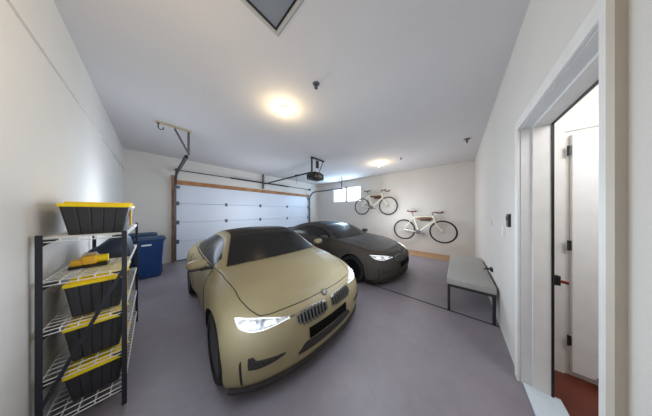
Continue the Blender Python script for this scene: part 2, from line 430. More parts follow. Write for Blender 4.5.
q = MB(); q.box((0, 0, -.004), (2 * S - .10, 2 * S - .10, .008)); q.build('panel', M['hatch'], at)
q = MB(); ring_frame(q, S - .038, .012, .009); q.build('gap_seal', M['black'], at)
q = MB(); ring_frame(q, S - .006, .008, .010); q.build('outer_bead', M['greysteel'], at)
tag(slab(.02, .46, 3.64, 3.70, H - .022, H).build('wooden_batten', M['batten']), 'pale wooden batten on ceiling holding the left track strap', 'batten')
hk = MB()
pts = [(0, 0, 0), (0, 0, -.065)] + [(.03 - .03 * math.cos(a), 0, -.065 - .032 * math.sin(a)) for a in [PI * k / 8 for k in range(1, 8)]] + [(.06, 0, -.05)]
hk.tube(pts, .007, 8); hk.lathe([(0, 0), (.02, 0), (.016, -.01), (0, -.01)], (0, 0, 0), 'z', 10)
o = hk.build('ceiling_hook', M['darkmetal'], smooth=40); o.location = (.055, 3.67, H - .022); tag(o, 'dark screw hook hanging from the ceiling batten', 'hook')

# ------------------------------------------------------------------ small wall fittings
q = MB(); q.rbox((0, .010, 0), (.07, .02, .125), .005); q.rbox((0, .022, .02), (.03, .008, .04), .003)
o = q.build('wall_control', M['black']); o.location = (2.255, RY, 1.285); tag(o, 'black wall control button beside the doorway', 'wall control')
q = MB(); q.rbox((0, .005, 0), (.10, .01, .09), .003); q.box((0, .012, 0), (.02, .008, .03))
o = q.build('wall_plate', M['trim']); o.location = (3.33, RY, 1.205); tag(o, 'white light switch plate on right wall above the bench', 'switch')
q = MB(); q.rbox((0, .004, 0), (.07, .008, .10), .003)
o = q.build('wall_plate', M['trim']); o.location = (2.52, RY, 1.16); tag(o, 'small white blank plate below and left of the black control', 'wall plate')
q = MB(); q.rbox((0, .012, 0), (.10, .024, .05), .006); q.tube([(.0, .02, 0), (0, .07, 0), (0, .085, -.02)], .012); q.box((0, .06, .02), (.12, .02, .014))
o = q.build('wall_spigot', M['darkmetal']); o.location = (3.2, RY, .54); tag(o, 'small dark spigot on right wall behind the bench', 'spigot')

# ------------------------------------------------------------------ bench
bn = thing('bench', (3.485, -.128, 0), 'low grey upholstered bench on dark legs against right wall', 'bench')
BL, BW = 1.57, .47
q = MB(); q.rbox((0, 0, .405), (BL, BW, .085), .014, 3); q.build('seat_cushion', M['bench'], bn, smooth=40)
q = MB()
for y in (-BW / 2 + .022, BW / 2 - .022): q.box((0, y, .348), (BL - .02, .03, .03))
for x in (-BL / 2 + .022, BL / 2 - .022): q.box((x, 0, .348), (.03, BW - .02, .03))
q.build('frame', M['benchframe'], bn)
for x in (-BL / 2 + .022, BL / 2 - .022):
    for y in (-BW / 2 + .022, BW / 2 - .022):
        q = MB(); q.box((x, y, .167), (.03, .03, .334)); q.build('leg', M['benchframe'], bn)

# ------------------------------------------------------------------ wire rack
RX0, RX1, RY0, RY1 = -.425, -.135, 1.80, 3.02
rk = thing('storage_rack', (-.28, RY0, 0), 'tall black post rack with white wire shelves by left wall', 'rack')
wx = (RX1 - RX0) / 2; ln = RY1 - RY0
for x in (-wx, wx):
    for y in (0, ln):
        q = MB(); q.box((x, y - .012 if y == 0 else y + .012, .617), (.021, .005, 1.234)); q.box((x + (.009 if x > 0 else -.009), y + (0.0 if y == 0 else -.0), .617), (.005, .024, 1.234))
        q.build('post', M['darkmetal'], rk)
SH = [.125, .385, .672, .957, 1.212]
for z in SH:
    q = MB(); r = .0032
    nx = 6
    for i in range(nx): 
        x = -wx + 2 * wx * i / (nx - 1); q.tube([(x, 0, z), (x, ln, z)], r, 5)
    ny = 25
    for j in range(ny):
        y = ln * j / (ny - 1); q.tube([(-wx, y, z + .003), (wx, y, z + .003), (wx, y, z - .02)], r, 5)
        if j in (0,): pass
    for y in (0, ln): q.tube([(-wx, y, z - .02), (wx, y, z - .02)], r, 5)
    for i in range(nx):
        x = -wx + 2 * wx * i / (nx - 1); q.tube([(x, 0, z), (x, 0, z - .022)], r, 5)
    q.tube([(wx, 0, z - .02), (wx, ln, z - .02)], r, 5)
    sh = q.build('wire_shelf', M['whitewire'], rk)
    for x, sx in ((-wx, 1), (wx, -1)):
        for y in (0, ln): g = MB(); g.prism([(x, y, z - .006), (x + sx * .055, y, z - .006), (x, y, z - .05)], (0, .004, 0)); g.build('corner_gusset', M['darkmetal'], sh)
q = MB(); q.box((0, -.016, .60), (.018, .005, .80), Matrix.Rotation(math.radians(-21.5) * -1, 3, 'Y')); q.build('cross_brace', M['darkmetal'], rk)

def tote(L=.50, W=.275, h=.19):
    t = thing('storage_tote', (0, 0, 0), 'x', 'storage tote', 'black totes with yellow lids')
    q = MB(); n = 8
    # ribbed tapered tub: outline with pilasters
    def outline(w, l, rib):
        pts = []
        def side(a, b, m):
            a = Vector(a); b = Vector(b); nrm = Vector((b.y - a.y, a.x - b.x)).normalized()
            for i in range(m):
                for u, on in ((0, 0), (.12, 1), (.88, 1), (1 - 1e-3, 0)):
                    p = a + (b - a) * ((i + u) / m); pts.append(p + nrm * (rib if on else 0))
        c = [(-w / 2, -l / 2), (w / 2, -l / 2), (w / 2, l / 2), (-w / 2, l / 2)]
        side(c[0], c[1], 5); side(c[1], c[2], 8); side(c[2], c[3], 5); side(c[3], c[0], 8)
        return pts
    a = outline(W * .74, L * .84, .004); b = outline(W * .94, L * .95, .004)
    k = len(a); vs = [(p.x, p.y, 0) for p in a] + [(p.x, p.y, h) for p in b]
    fs = [tuple(range(k - 1, -1, -1)), tuple(range(k, 2 * k))] + [(i, (i + 1) % k, k + (i + 1) % k, k + i) for i in range(k)]
    q.add(vs, fs); q.build('tub', M['tote'], t)
    q = MB(); q.rbox((0, 0, h + .004), (W, L, .022), .006, 2); q.rbox((0, 0, h + .02), (W * .86, L * .9, .014), .005, 2)
    lid = q.build('lid', M['yellow'], t, smooth=35)
    for y in (-L / 2 - .004, L / 2 + .004):
        q = MB(); q.rbox((0, y, h - .03), (.07, .012, .05), .004); 
        if y > 0: q.build('latch', M['yellow'], t)
    q = MB(); q.rbox((W / 2 - .014, -L / 2 + .13, h + .016), (.036, .10, .034), .006); q.tube([(W / 2 + .004, -L / 2 + .13, h + .018), (W / 2 + .01, -L / 2 + .13, h + .018)], .010)
    lt = q.build('latch', M['yellow'], t)
    q = MB(); q.rbox((W / 2 - .006, -L / 2 + .18, h * .55), (.012, .03, h * .7), .004); q.build('handle_strap', M['amber'], t)
    return t
TX, TY = -.255, RY0 + .05 + .25
for W_, h_, dx, z_, lab in ((.275, .19, .002, SH[4], 'black tote with yellow lid on top of the wire rack'), (.236, .214, 0, SH[2], 'black tote with yellow lid right below the yellow tool'),
        (.236, .224, 0, SH[1], 'black tote with yellow lid, second from bottom, its lid crossed by brace'), (.236, .182, .0, SH[0], 'lowest black tote with yellow lid on the bottom shelf')):
    t_ = tote(.50, W_, h_); t_.location = (TX + dx, TY, z_ + .0065); t_['label'] = lab
q = MB(); rows = []
for i in range(13):
    u = i / 12; row = []
    for j in range(11):
        v = j / 10; ed = min(1, min(u, 1 - u) * 7, min(v, 1 - v) * 7) ** .5
        row.append((-.125 + .25 * u, .5 * v, (.045 + .125 * min(1, u * 1.7)) * ed + .008 * math.sin(9 * u + 5 * v) * ed))
    rows.append(row)
q.grid(rows); q.grid([[(x, y, 0) for x, y, z in r_] for r_ in rows])
o = q.build('folded_tarp', mat('blue_grey_tarp', (58, 70, 92), .7, c2=(48, 58, 78), scale=6, bump=.2), smooth='all', merge=1e-5); o.location = (-.265, 2.27, SH[3] + .007)
tag(o, 'dark blue grey folded tarp on the rack shelf behind the yellow tool', 'tarp')

# yellow power tool
pt = thing('power_tool', (-.30, 2.02, SH[3] + .007), 'yellow and black power tool lying on the rack shelf', 'power tool')
q = MB(); q.rbox((0, 0, .018), (.155, .10, .02), .006); q.build('base_plate', M['black'], pt)
q = MB(); q.rbox((0, 0, .058), (.062, .085, .062), .012, 3); q.rbox((-.048, 0, .046), (.05, .07, .042), .01, 2); body = q.build('body', M['amber'], pt, smooth=40)
q = MB(); q.tube([(.02, 0, .058), (.075, 0, .058)], .028, 14); q.build('motor', M['yellow'], pt, smooth=40)
q = MB(); q.tube([(-.03, 0, .075), (-.018, 0, .10), (.02, 0, .102), (.03, 0, .08)], .010, 8); q.build('handle', M['batten'], pt, smooth=40)

# ------------------------------------------------------------------ wheeled bins
def bin_cart(loc, label, w=.40, d=.46, h=.86, wb=.30, sx=1):
    t = thing('wheeled_bin', loc, label, 'bin', 'blue wheeled bins')
    q = MB(); lv = [(0.02, 0), (.3, .25), (.8, .9), (1, 1)]
    def ring(ww, dd, z, r=.035):
        pts = []
        for cx, cy, a0 in ((ww / 2 - r, dd / 2 - r, 0), (-ww / 2 + r, dd / 2 - r, 90), (-ww / 2 + r, -dd / 2 + r, 180), (ww / 2 - r, -dd / 2 + r, 270)):
            for k in range(5):
                a = math.radians(a0 + 22.5 * k); pts.append((cx + r * math.cos(a), cy + r * math.sin(a), z))
        return pts
    rows = [ring(wb, d * .72, .02), ring(wb * 1.01, d * .73, .05), ring(w * .93, d * .93, h - .10), ring(w * .95, d * .95, h - .05), ring(w * 1.0, d, h - .05), ring(w, d, h - .02)]
    rows = [r_ + [r_[0]] for r_ in rows]
    q.grid(rows); q.add(rows[0][:-1], [tuple(range(20))]); q.build('bin_body', M['bluebin'], t, smooth=35, merge=1e-5)
    q = MB(); q.rbox((0, 0, h), (w + .04, d + .04, .045), .018, 3); q.rbox((0, -.02, h + .025), (w * .8, d * .8, .025), .01, 2); lid = q.build('lid', M['bluelid'], t, smooth=35)
    q = MB(); q.tube([(-w * .4, d / 2 + .015, h - .03), (-w * .4, d / 2 + .06, h - .01), (w * .4, d / 2 + .06, h - .01), (w * .4, d / 2 + .015, h - .03)], .014); q.build('handle', M['blueband'], t, smooth=40)
    for x in (-wb / 2 + .0, wb / 2):
        q = MB(); q.lathe([(.03, -.025), (.10, -.025), (.105, -.01), (.105, .01), (.10, .025), (.03, .025)], (x, d * .38, .105), 'x', 20); q.build('wheel', M['rubber'], t, smooth=30)
    return t
b1 = bin_cart((-.035, 4.94, 0), 'blue wheeled bin with white label near the garage door', h=.80)
q = MB(); q.box((-.05, -.46 * .93 / 2 - .002, .69), (.13, .004, .03)); q.build('label_strip', M['white'], b1)
b2 = bin_cart((-.17, 5.46, 0), 'second blue bin half hidden behind the labelled bin', w=.44, h=.84, d=.40)
b2.children[1].data.materials[0] = M['blueband']

# ------------------------------------------------------------------ bicycles
def bicycle(loc, label, group='cream bicycles on the wall'):
    # local x = forward, z = up, y = sideways
    t = thing('bicycle', loc, label, 'bicycle', group, rz=-PI / 2)
    R = .335; wbase = 1.08
    rear = Vector((-.46, 0, 0)); front = Vector((wbase - .46, 0, 0)); bb = Vector((-.02, 0, -.05))
    seat = Vector((-.17, 0, .455)); head_t = Vector((.365, 0, .495)); head_b = Vector((.415, 0, .335))
    q = MB()
    q.tube([bb, seat], .021, 10); q.tube([seat - Vector((0, 0, .02)), head_t - Vector((0, 0, .02))], .019, 10); q.tube([bb, head_b], .023, 10); q.tube([head_b, head_t], .025, 10)
    for s in (-1, 1):
        q.tube([bb + Vector((0, s * .035, 0)), rear + Vector((0, s * .06, 0))], .013, 8)
        q.tube([seat + Vector((0, s * .02, -.02)), rear + Vector((0, s * .06, 0))], .011, 8)
    q.tube([bb + Vector((0, -.045, 0)), bb + Vector((0, .045, 0))], .026, 12)
    q.build('frame', M['cream'], t, smooth=40)
    q = MB()
    for s in (-1, 1): q.tube([head_b + Vector((.005, s * .045, -.02)), head_b + Vector((.06, s * .055, -.16)), front + Vector((0, s * .055, 0))], [.016, .014, .009], 8)
    q.tube([head_b + Vector((.005, -.045, -.02)), head_b + Vector((.005, .045, -.02))], .018, 8)
    q.build('fork', M['cream'], t, smooth=40)
    for c in (rear, front):
        q = MB(); n = 48
        q.tube([c + Vector((R * math.cos(2 * PI * k / n), 0, R * math.sin(2 * PI * k / n))) for k in range(n)], .0145, 8, closed=True)
        wheel = q.build('wheel', M['rubber'], t, smooth='all'); wheel['label'] = 'thin dark bicycle wheel'
        q = MB(); q.tube([c + Vector(((R - .022) * math.cos(2 * PI * k / n), 0, (R - .022) * math.sin(2 * PI * k / n))) for k in range(n)], .010, 6, closed=True)
        q.build('rim', M['benchframe'], wheel, smooth='all')
        q = MB()
        for k in range(20):
            a = 2 * PI * k / 20; b2_ = a + (.5 if k % 2 else -.5); s = .025 if k % 4 < 2 else -.025
            q.tube([c + Vector((.02 * math.cos(b2_), s, .02 * math.sin(b2_))), c + Vector(((R - .02) * math.cos(a), 0, (R - .02) * math.sin(a)))], .0014, 4, caps=False)
        q.build('spokes', M['spoke'], wheel)
        q = MB(); q.tube([c + Vector((0, -.06, 0)), c + Vector((0, .06, 0))], .016, 10); q.build('hub', M['steel'], wheel, smooth=40)
    q = MB(); q.tube([seat, seat + Vector((-.055, 0, .165))], .0135, 8); q.build('seat_post', M['steel'], t, smooth=40)
    # saddle: tapered plan, dished side profile
    rows = []
    sc = seat + Vector((-.06, 0, .170))
    for i in range(13):
        u = i / 12; x = -.13 + .28 * u
        w = .075 * (1 - u) ** 1.1 + .018 + .01 * math.sin(PI * u); 
        if i == 0: w *= .7
        z = .018 * (2 * u - 1) ** 2 + (.012 if u < .15 else 0)
        row = []
        for k in range(12):
            a = 2 * PI * k / 12; row.append(sc + Vector((x, w * math.cos(a), z + .018 * math.sin(a) * (1 if math.sin(a) > 0 else 1.4))))
        rows.append(row + [row[0]])
    q = MB(); q.grid(rows); q.add(rows[0][:-1], [tuple(range(12))]); q.add(rows[-1][:-1], [tuple(range(12))]); q.build('saddle', M['leather'], t, smooth='all', merge=1e-5)
    q = MB(); st = head_t + Vector((-.015, 0, .095)); q.tube([head_t, st], .016, 8); q.tube([st, st + Vector((.09, 0, .015))], .015, 8); q.build('stem', M['steel'], t, smooth=40)
    hb = st + Vector((.09, 0, .015)); q = MB()
    for s in (-1, 1):
        q.tube([hb, hb + Vector((0, s * .17, 0)), hb + Vector((.02, s * .2, -.012)), hb + Vector((.07, s * .205, -.032)), hb + Vector((.14, s * .205, -.022)), hb + Vector((.18, s * .205, .018))], .0155, 8)
    q.build('handlebar', M['leather'], t, smooth=40)
    ch = MB(); cr = .066
    ch.lathe([(.03, -.004), (cr, -.004), (cr + .006, 0), (cr, .004), (.03, .004)], bb + Vector((0, -.05, 0)), 'y', 28); chain = ch.build('chainring', M['steel'], t)
    q = MB(); r2 = .035
    q.tube([bb + Vector((0, -.05, cr)), rear + Vector((0, -.05, r2))], .0045, 5); q.tube([bb + Vector((0, -.05, -cr)), rear + Vector((0, -.05, -r2))], .0045, 5); q.build('chain', M['steel'], t)
    for s, a in ((-1, -.25), (1, PI - .25)):
        e = bb + Vector((.16 * math.cos(a), s * .075, .16 * math.sin(a)))
        q = MB(); q.tube([bb + Vector((0, s * .06, 0)), e], .010, 6); arm = q.build('crank_arm', M['steel'], t)
        q = MB(); q.rbox(e + Vector((0, s * .045, 0)), (.07, .075, .018), .005); q.build('pedal', M['benchframe'], arm)
    return t
BXo = BX - .235
def bike_shelf(loc, label):
    t = thing('bike_shelf', loc, label, 'wall shelf', 'wooden bike shelves')
    q = MB(); q.rbox((.0, 0, 0), (.30, .40, .05), .012, 2); q.build('wooden_block', M['walnut'], t, smooth=35)
    q = MB(); q.rbox((.146, 0, -.02), (.012, .30, .12), .004); q.build('mounting_plate', M['walnut'], t)
    return t
# bicycle axle line positions measured in the room (local x points to -Y)
bike_a = bicycle((BXo, 2.58, 1.59), 'cream bicycle on the wall nearer the window')
bike_b = dup(bike_a, (BXo, .945, .75), 'cream bicycle hung lower on the wall near the bench')
bike_shelf((BX - .16, 2.445, 1.976), 'brown wooden wall shelf holding the bicycle nearer the window')
bike_shelf((BX - .16, .805, 1.136), 'brown wooden wall shelf holding the lower bicycle near the bench')

# ------------------------------------------------------------------ cars
def cr1(a, b, c, d, u):
    return tuple(.5 * (2 * q + (r - p) * u + (2 * p - 5 * q + 4 * r - s) * u * u + (-p + 3 * q - 3 * r + s) * u ** 3) for p, q, r, s in zip(a, b, c, d))
def spl(K, u):
    n = len(K); u = min(max(u, 0), n - 1 - 1e-9); i = int(u)
    g = lambda j: K[j] if 0 <= j < n else (tuple(2 * a - b for a, b in zip(K[0], K[1])) if j < 0 else tuple(2 * a - b for a, b in zip(K[-1], K[-2])))
    return cr1(g(i - 1), g(i), g(i + 1), g(i + 2), u - i)
# belt control net: stations run from the nose centre round the side to the tail centre; rows run from sill to shoulder
BELT = [
 [(.80,0,.175),(.83,0,.24),(.85,0,.40),(.835,0,.54),(.765,0,.685),(.57,0,.772)],
 [(.785,.25,.175),(.815,.25,.24),(.835,.25,.40),(.815,.25,.54),(.745,.25,.684),(.555,.25,.777)],
 [(.74,.45,.175),(.77,.46,.24),(.785,.46,.40),(.765,.46,.54),(.685,.455,.68),(.51,.435,.780)],
 [(.66,.635,.175),(.69,.655,.24),(.70,.665,.40),(.675,.655,.55),(.585,.63,.685),(.41,.57,.789)],
 [(.555,.775,.175),(.575,.80,.24),(.58,.812,.40),(.55,.80,.56),(.455,.77,.70),(.275,.675,.818)],
 [(.455,.855,.175),(.462,.878,.24),(.458,.886,.42),(.415,.878,.57),(.31,.845,.73),(.13,.725,.855)],
 [(.37,.89,.175),(.365,.908,.25),(.35,.912,.43),(.28,.905,.60),(.15,.868,.765),(-.02,.742,.885)],
 [(.0,.905,.16),(0,.918,.27),(0,.928,.45),(-.02,.922,.63),(-.08,.875,.80),(-.2,.748,.915)],
 [(-.42,.86,.16),(-.42,.888,.28),(-.42,.905,.46),(-.42,.903,.66),(-.43,.868,.83),(-.45,.757,.938)],
 [(-.8,.835,.17),(-.8,.862,.28),(-.8,.885,.46),(-.8,.893,.67),(-.8,.872,.84),(-.8,.805,.955)],
 [(-1.4,.83,.17),(-1.4,.86,.28),(-1.4,.876,.46),(-1.4,.893,.69),(-1.4,.877,.86),(-1.4,.825,.965)],
 [(-2.0,.835,.17),(-2,.865,.28),(-2,.882,.46),(-2,.903,.70),(-2,.888,.88),(-2,.828,.985)],
 [(-2.42,.865,.17),(-2.42,.895,.28),(-2.42,.912,.46),(-2.42,.922,.71),(-2.42,.903,.89),(-2.4,.815,1.0)],
 [(-2.81,.905,.17),(-2.81,.925,.28),(-2.81,.938,.46),(-2.81,.934,.71),(-2.81,.897,.90),(-2.8,.78,1.005)],
 [(-3.2,.865,.20),(-3.2,.888,.30),(-3.2,.902,.46),(-3.2,.902,.71),(-3.2,.86,.89),(-3.2,.745,1.0)],
 [(-3.5,.77,.22),(-3.52,.80,.31),(-3.54,.81,.46),(-3.52,.81,.70),(-3.50,.775,.88),(-3.46,.69,1.0)],
 [(-3.70,.55,.23),(-3.74,.57,.32),(-3.76,.58,.46),(-3.74,.58,.70),(-3.72,.565,.90),(-3.66,.52,1.01)],
 [(-3.78,.27,.23),(-3.81,.28,.32),(-3.84,.28,.46),(-3.82,.28,.70),(-3.79,.275,.90),(-3.73,.26,1.02)],
 [(-3.80,0,.23),(-3.83,0,.32),(-3.86,0,.46),(-3.84,0,.70),(-3.81,0,.90),(-3.75,0,1.025)]]
RAIL = [((-.60,.725,.942),(-.42,0,.975)),((-.95,.635,1.150),(-.84,0,1.185)),((-1.27,.56,1.300),(-1.2,0,1.345)),((-1.75,.55,1.342),(-1.7,0,1.385)),
        ((-2.3,.54,1.285),(-2.3,0,1.335)),((-2.75,.585,1.145),(-2.8,0,1.19)),((-3.15,.63,1.0),(-3.25,0,1.03))]

def make_car(name, label, loc, yaw, sc, body, scheme):
    sx, sy, sz = sc
    root = thing(name, loc, label, 'car', rz=yaw)
    S3 = lambda p: Vector((p[0] * sx, p[1] * sy, p[2] * sz))
    memo = {}
    def stn(at_):
        k = round(at_, 6)
        if k not in memo: memo[k] = [spl([st[r_] for st in BELT], at_) for r_ in range(6)]
        return memo[k]
    def Praw(t, v):
        p = spl(stn(abs(t)), v)
        return (p[0], -p[1], p[2]) if t < 0 else p
    P = lambda t, v: S3(Praw(t, v))
    def v_of_z(t, z):
        rows = [r_[2] for r_ in stn(abs(t))]
        a, b = 0.0, 5.0
        for _ in range(24):
            m = (a + b) / 2
            if spl([(r_,) for r_ in rows], m)[0] < z: a = m
            else: b = m
        return a
    def N(t, v):
        e = .02; a = P(t + e, v) - P(t - e, v); b = P(t, min(v + e, 5)) - P(t, max(v - e, 0)); n = a.cross(b)
        n.normalize()
        c = P(t, v); c.z = 0; c.x -= -1.5 * sx
        return n if n.dot(c) > 0 else -n
    def Q(t, z, off=0.0):
        v = v_of_z(t, z); return P(t, v) + N(t, v) * off
    WR = .335 * sz; CZ = .335 * sz; AX = [0.0, -2.812 * sx]
    RX = .372 * sz
    # ---- belt shell with wheel arches
    def arch_z(x):
        for a in AX:
            if abs(x - a) < RX: return CZ + math.sqrt(RX * RX - (x - a) ** 2)
        return -1
    ts = [i * .06 for i in range(int(18 / .06))] + [18.0]
    extra = []
    for a in AX:
        for s in (-1, 1):
            tgt = a + s * RX; lo, hi = 4.0, 17.0
            for _ in range(50):
                m = (lo + hi) / 2
                if P(m, 1.5).x > tgt: lo = m
                else: hi = m
            extra += [lo - .004, lo + .004]
            for k in (.02, .05, .09): extra += [lo - s * -k]
    ts = sorted(set(ts + extra)); nv = 30
    col0 = []
    for t in ts:
        v0 = 0.0
        x = P(t, 1.5).x; zc = arch_z(x)
        if zc > 0:
            for _ in range(3):
                v0 = v_of_z(t, zc / sz); zc = max(arch_z(P(t, v0).x), CZ)
            v0 = v_of_z(t, zc / sz)
        col0.append(v0)
    SEAM = [(0,.727),(1,.726),(2,.721),(2.7,.712),(3.15,.715),(3.6,.75),(4.1,.79),(5.2,.86),(6.0,.888),(7.5,.918),(8.6,.940)]
    def seam_v(t):
        t = abs(t)
        if t > 8.6: return 5.0
        for a, b in zip(SEAM, SEAM[1:]):
            if a[0] <= t <= b[0]: z = a[1] + (b[1] - a[1]) * (t - a[0]) / (b[0] - a[0])
        v = v_of_z(t, z)
        return v + (5 - v) * max(0, (t - 7.6)) if t > 7.6 else v
    shell = MB(); hood = MB()
    for sgn in (1, -1):
        vt = [seam_v(t) for t in ts]
        shell.grid([[P(sgn * t if t > 0 else 0.0, v0 + (v1 - v0) * j / nv) for j in range(nv + 1)] for t, v0, v1 in zip(ts, col0, vt)])
        hood.grid([[P(sgn * t if t > 0 else 0.0, v1 + (5 - v1) * j / 8) for j in range(9)] for t, v1 in zip(ts, vt) if t <= 8.6])
    # small return lip inward along the lower edge
    # shoulder cover from belt edge down to the glasshouse base, deck lid and tail
    o = shell.build('body_shell', body, root, smooth=50, merge=1e-4)
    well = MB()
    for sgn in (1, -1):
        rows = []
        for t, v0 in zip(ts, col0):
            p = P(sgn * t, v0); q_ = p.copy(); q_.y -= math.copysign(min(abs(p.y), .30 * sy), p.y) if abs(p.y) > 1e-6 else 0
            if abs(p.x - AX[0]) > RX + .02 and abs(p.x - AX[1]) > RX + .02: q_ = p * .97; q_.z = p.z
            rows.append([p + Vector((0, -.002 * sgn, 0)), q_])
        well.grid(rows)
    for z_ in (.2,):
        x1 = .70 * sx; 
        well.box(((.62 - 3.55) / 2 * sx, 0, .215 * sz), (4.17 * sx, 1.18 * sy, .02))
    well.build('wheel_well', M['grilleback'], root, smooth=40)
    # ---- hood and deck
    def cap(t0, t1, c0, c1, nm, m, n=60, mb=None):
        rows = []; us = [i / n for i in range(n + 1)]
        if mb: us = [t / (t1 - t0) for t in ts if t <= 8.6] + [(8.75 - t0) / (t1 - t0)]
        mb = mb or MB()
        for u in us: 
            e = Praw(t0 + (t1 - t0) * u, 5.0); cz = c0 + (c1 - c0) * min(1, u * 1.15)
            row = []
            for j in range(-18, 19):
                s = j / 18
                ridge = .010 * math.exp(-((abs(s) - .62) / .10) ** 2) * u if nm == 'hood' else 0
                row.append(S3((e[0] + (.035 * (1 - s * s) if nm == 'hood' and u > .5 else 0) * (u - .5), e[1] * s, e[2] + cz * (1 - abs(s) ** 2.2) + ridge)))
            rows.append(row)
        mb.grid(rows); return mb.build(nm, m, root, smooth=60, merge=2e-4)
    cap(0.0, 8.75, .0, .05, 'hood', body, mb=hood)
    cap(18.0, 12.6, .0, .05, 'boot_lid', body)
    # ---- glasshouse
    def top(u, s, off=0.0):
        k = [tuple(a) + tuple(b) for a, b in RAIL]; r = spl(k, u); e = abs(s) ** 2.0
        p = (r[3] + (r[0] - r[3]) * e, r[1] * s, r[5] + (r[2] - r[5]) * abs(s) ** 2.3)
        return S3(p) + Vector((0, 0, off))
    SIDE = [(t, ) for t in range(0)]
    bx = [Praw(t_ / 10, 5.0) for t_ in range(80, 150)]
    def beltline(x):
        for a, b in zip(bx, bx[1:]):
            if b[0] <= x <= a[0]:
                w_ = (a[0] - x) / max(1e-6, a[0] - b[0]); return [a[i] + (b[i] - a[i]) * w_ for i in range(3)]
        return list(bx[0] if x > bx[0][0] else bx[-1])
    def side(u, v, sgn, off=0.0):
        r = spl([a for a, b in RAIL], u); b = beltline(r[0])
        bul = .022 * math.sin(PI * v)
        return S3((r[0], sgn * (r[1] + (b[1] - .01 - r[1]) * v + bul + off), r[2] + (b[2] + .004 - r[2]) * v))
    gh = MB()
    gh.grid([[top(i * .1, j / 12) for j in range(-12, 13)] for i in range(61)])
    for sgn in (1, -1): gh.grid([[side(i * .1, j / 8, sgn) for j in range(9)] for i in range(61)])
    gh.build('pillars', body, root, smooth=45, merge=1e-4)
    def topglass(u0, u1, s0, s1, nm, m, off=.006, n=20):
        mb = MB(); mb.grid([[top(u0 + (u1 - u0) * i / n, (s0 + (s1 - s0) * i / n) * j / 14, off) for j in range(-14, 15)] for i in range(n + 1)])
        return mb.build(nm, m, root, smooth='all')
    ws = topglass(.06, 1.95, .955, .94, 'windshield', M['carglass'], .009)
    topglass(2.0, 4.02, .93, .93, 'roof_panel', M['roofcarbon'], .007)
    topglass(4.1, 5.85, .88, .88, 'rear_window', M['carglass'], .009)
    for sgn in (1, -1):
        for u0, u1 in ((.55, 2.95), (3.03, 4.95)):
            mb = MB(); n = 30; rows = []
            for i in range(n + 1):
                u = u0 + (u1 - u0) * i / n
                va = .15 + max(0, u - 3.9) * .22; vb = .93 - max(0, u - 4.2) * .22
                rows.append([side(u, va + (vb - va) * j / 8, sgn, .006) for j in range(9)])
            mb.grid(rows); mb.build('side_window', M['carglass'], root, smooth='all')
    # ---- decal-like shaped inserts that follow the skin
    def insert(nodes, nm, m, parent, off=.006, n=28, rows=6, rim=.004, sgn=1, flat=False):
        ns = [tuple(x) for x in nodes]; mb = MB(); R_ = []
        for i in range(n + 1):
            t, zb, zt = spl(ns, (len(ns) - 1) * i / n); r_ = []
            for j in range(rows + 1):
                k = j / rows; edge = i in (0, n) or j in (0, rows)
                r_.append(Q(sgn * t, zb + (zt - zb) * k, -rim if edge else off))
            R_.append(r_)
        mb.grid(R_); return mb.build(nm, m, parent, smooth=50)
    HL = [(1.85,.645,.668),(2.2,.637,.682),(2.6,.626,.697),(3.0,.619,.708),(3.4,.622,.717),(3.75,.637,.724),(4.05,.66,.730),(4.3,.70,.733),(4.42,.722,.733)]
    def shrink(nodes, a, b, e):
        out = []
        for k in range(8):
            t, zb, zt = spl(nodes, (len(nodes) - 1) * (a + (b - a) * k / 7)); out.append((t, zb + (zt - zb) * e, zt - (zt - zb) * e))
        return out
    for sgn in (1, -1):
        hl = insert(HL, 'headlight', M['chrome'], root, .005, sgn=sgn); hl['label'] = 'bright swept headlight with ring lamps'
        for a, b in ((.20, .36), (.46, .64)):
            insert(shrink(HL, a, b, .24), 'lamp_lens', M['lamp'], hl, .014, n=12, sgn=sgn)
        lo = [(t, zb + .004, zb + .016) for t, zb, zt in HL[:-1]]
        insert(lo, 'led_strip', M['led'], hl, .012, n=24, rows=2, sgn=sgn)
        up = [(t, zt - .014, zt - .004) for t, zb, zt in HL[1:]]
        insert(up, 'led_strip', M['led'], hl, .012, n=24, rows=2, sgn=sgn)
        insert([(1.62,.655,.668),(1.75,.652,.668),(1.88,.648,.667)], 'headlight_link', M['slat'], hl, .006, n=8, rows=3, sgn=sgn)
        # kidney grille
        KD = [(.13,.57,.66),(.24,.548,.680),(.7,.540,.690),(1.2,.546,.687),(1.5,.562,.674),(1.62,.595,.650)]
        kg = insert(KD, 'kidney_grille', M['kidneyframe'], root, .012, sgn=sgn)
        insert(shrink(KD, .06, .95, .10), 'grille_recess', M['grilleback'], kg, .0135, sgn=sgn)
        for k in range(9):
            t = .25 + (1.50 - .25) * k / 8
            z0, z1 = (.556, .674) if 0 < k < 8 else (.578, .655)
            mb = MB(); mb.tube([Q(sgn * t, z0 + (z1 - z0) * q_ / 4, .019) for q_ in range(5)], .0075, 6); mb.build('slat', M['slat'], kg, smooth=40)
        # side intake, air curtain and tail lamp
        SI = [(2.15,.378,.390),(2.6,.345,.405),(3.0,.335,.418),(3.26,.333,.428),(3.38,.333,.462),(3.62,.342,.462)]
        insert(SI, 'side_intake', M['mesh'], root, .004, sgn=sgn)
        AC = [(3.86,.2,.455),(3.93,.2,.45),(4.0,.2,.42)]
        insert(AC, 'air_curtain', M['grilleback'], root, .003, n=6, rows=10, sgn=sgn)
        TL = [(15.0,.76,.86),(15.6,.76,.88),(16.2,.76,.87),(16.8,.78,.86)]
        insert(TL, 'tail_light', M['redglass'], root, .008, sgn=sgn)
        # door seams and handle
        for t_ in (8.75, 11.5):
            mb = MB(); mb.tube([Q(sgn * t_, .24 + .69 * k / 14, .001) for k in range(15)], .0035, 5); mb.build('door_seam', M['seam'], root)
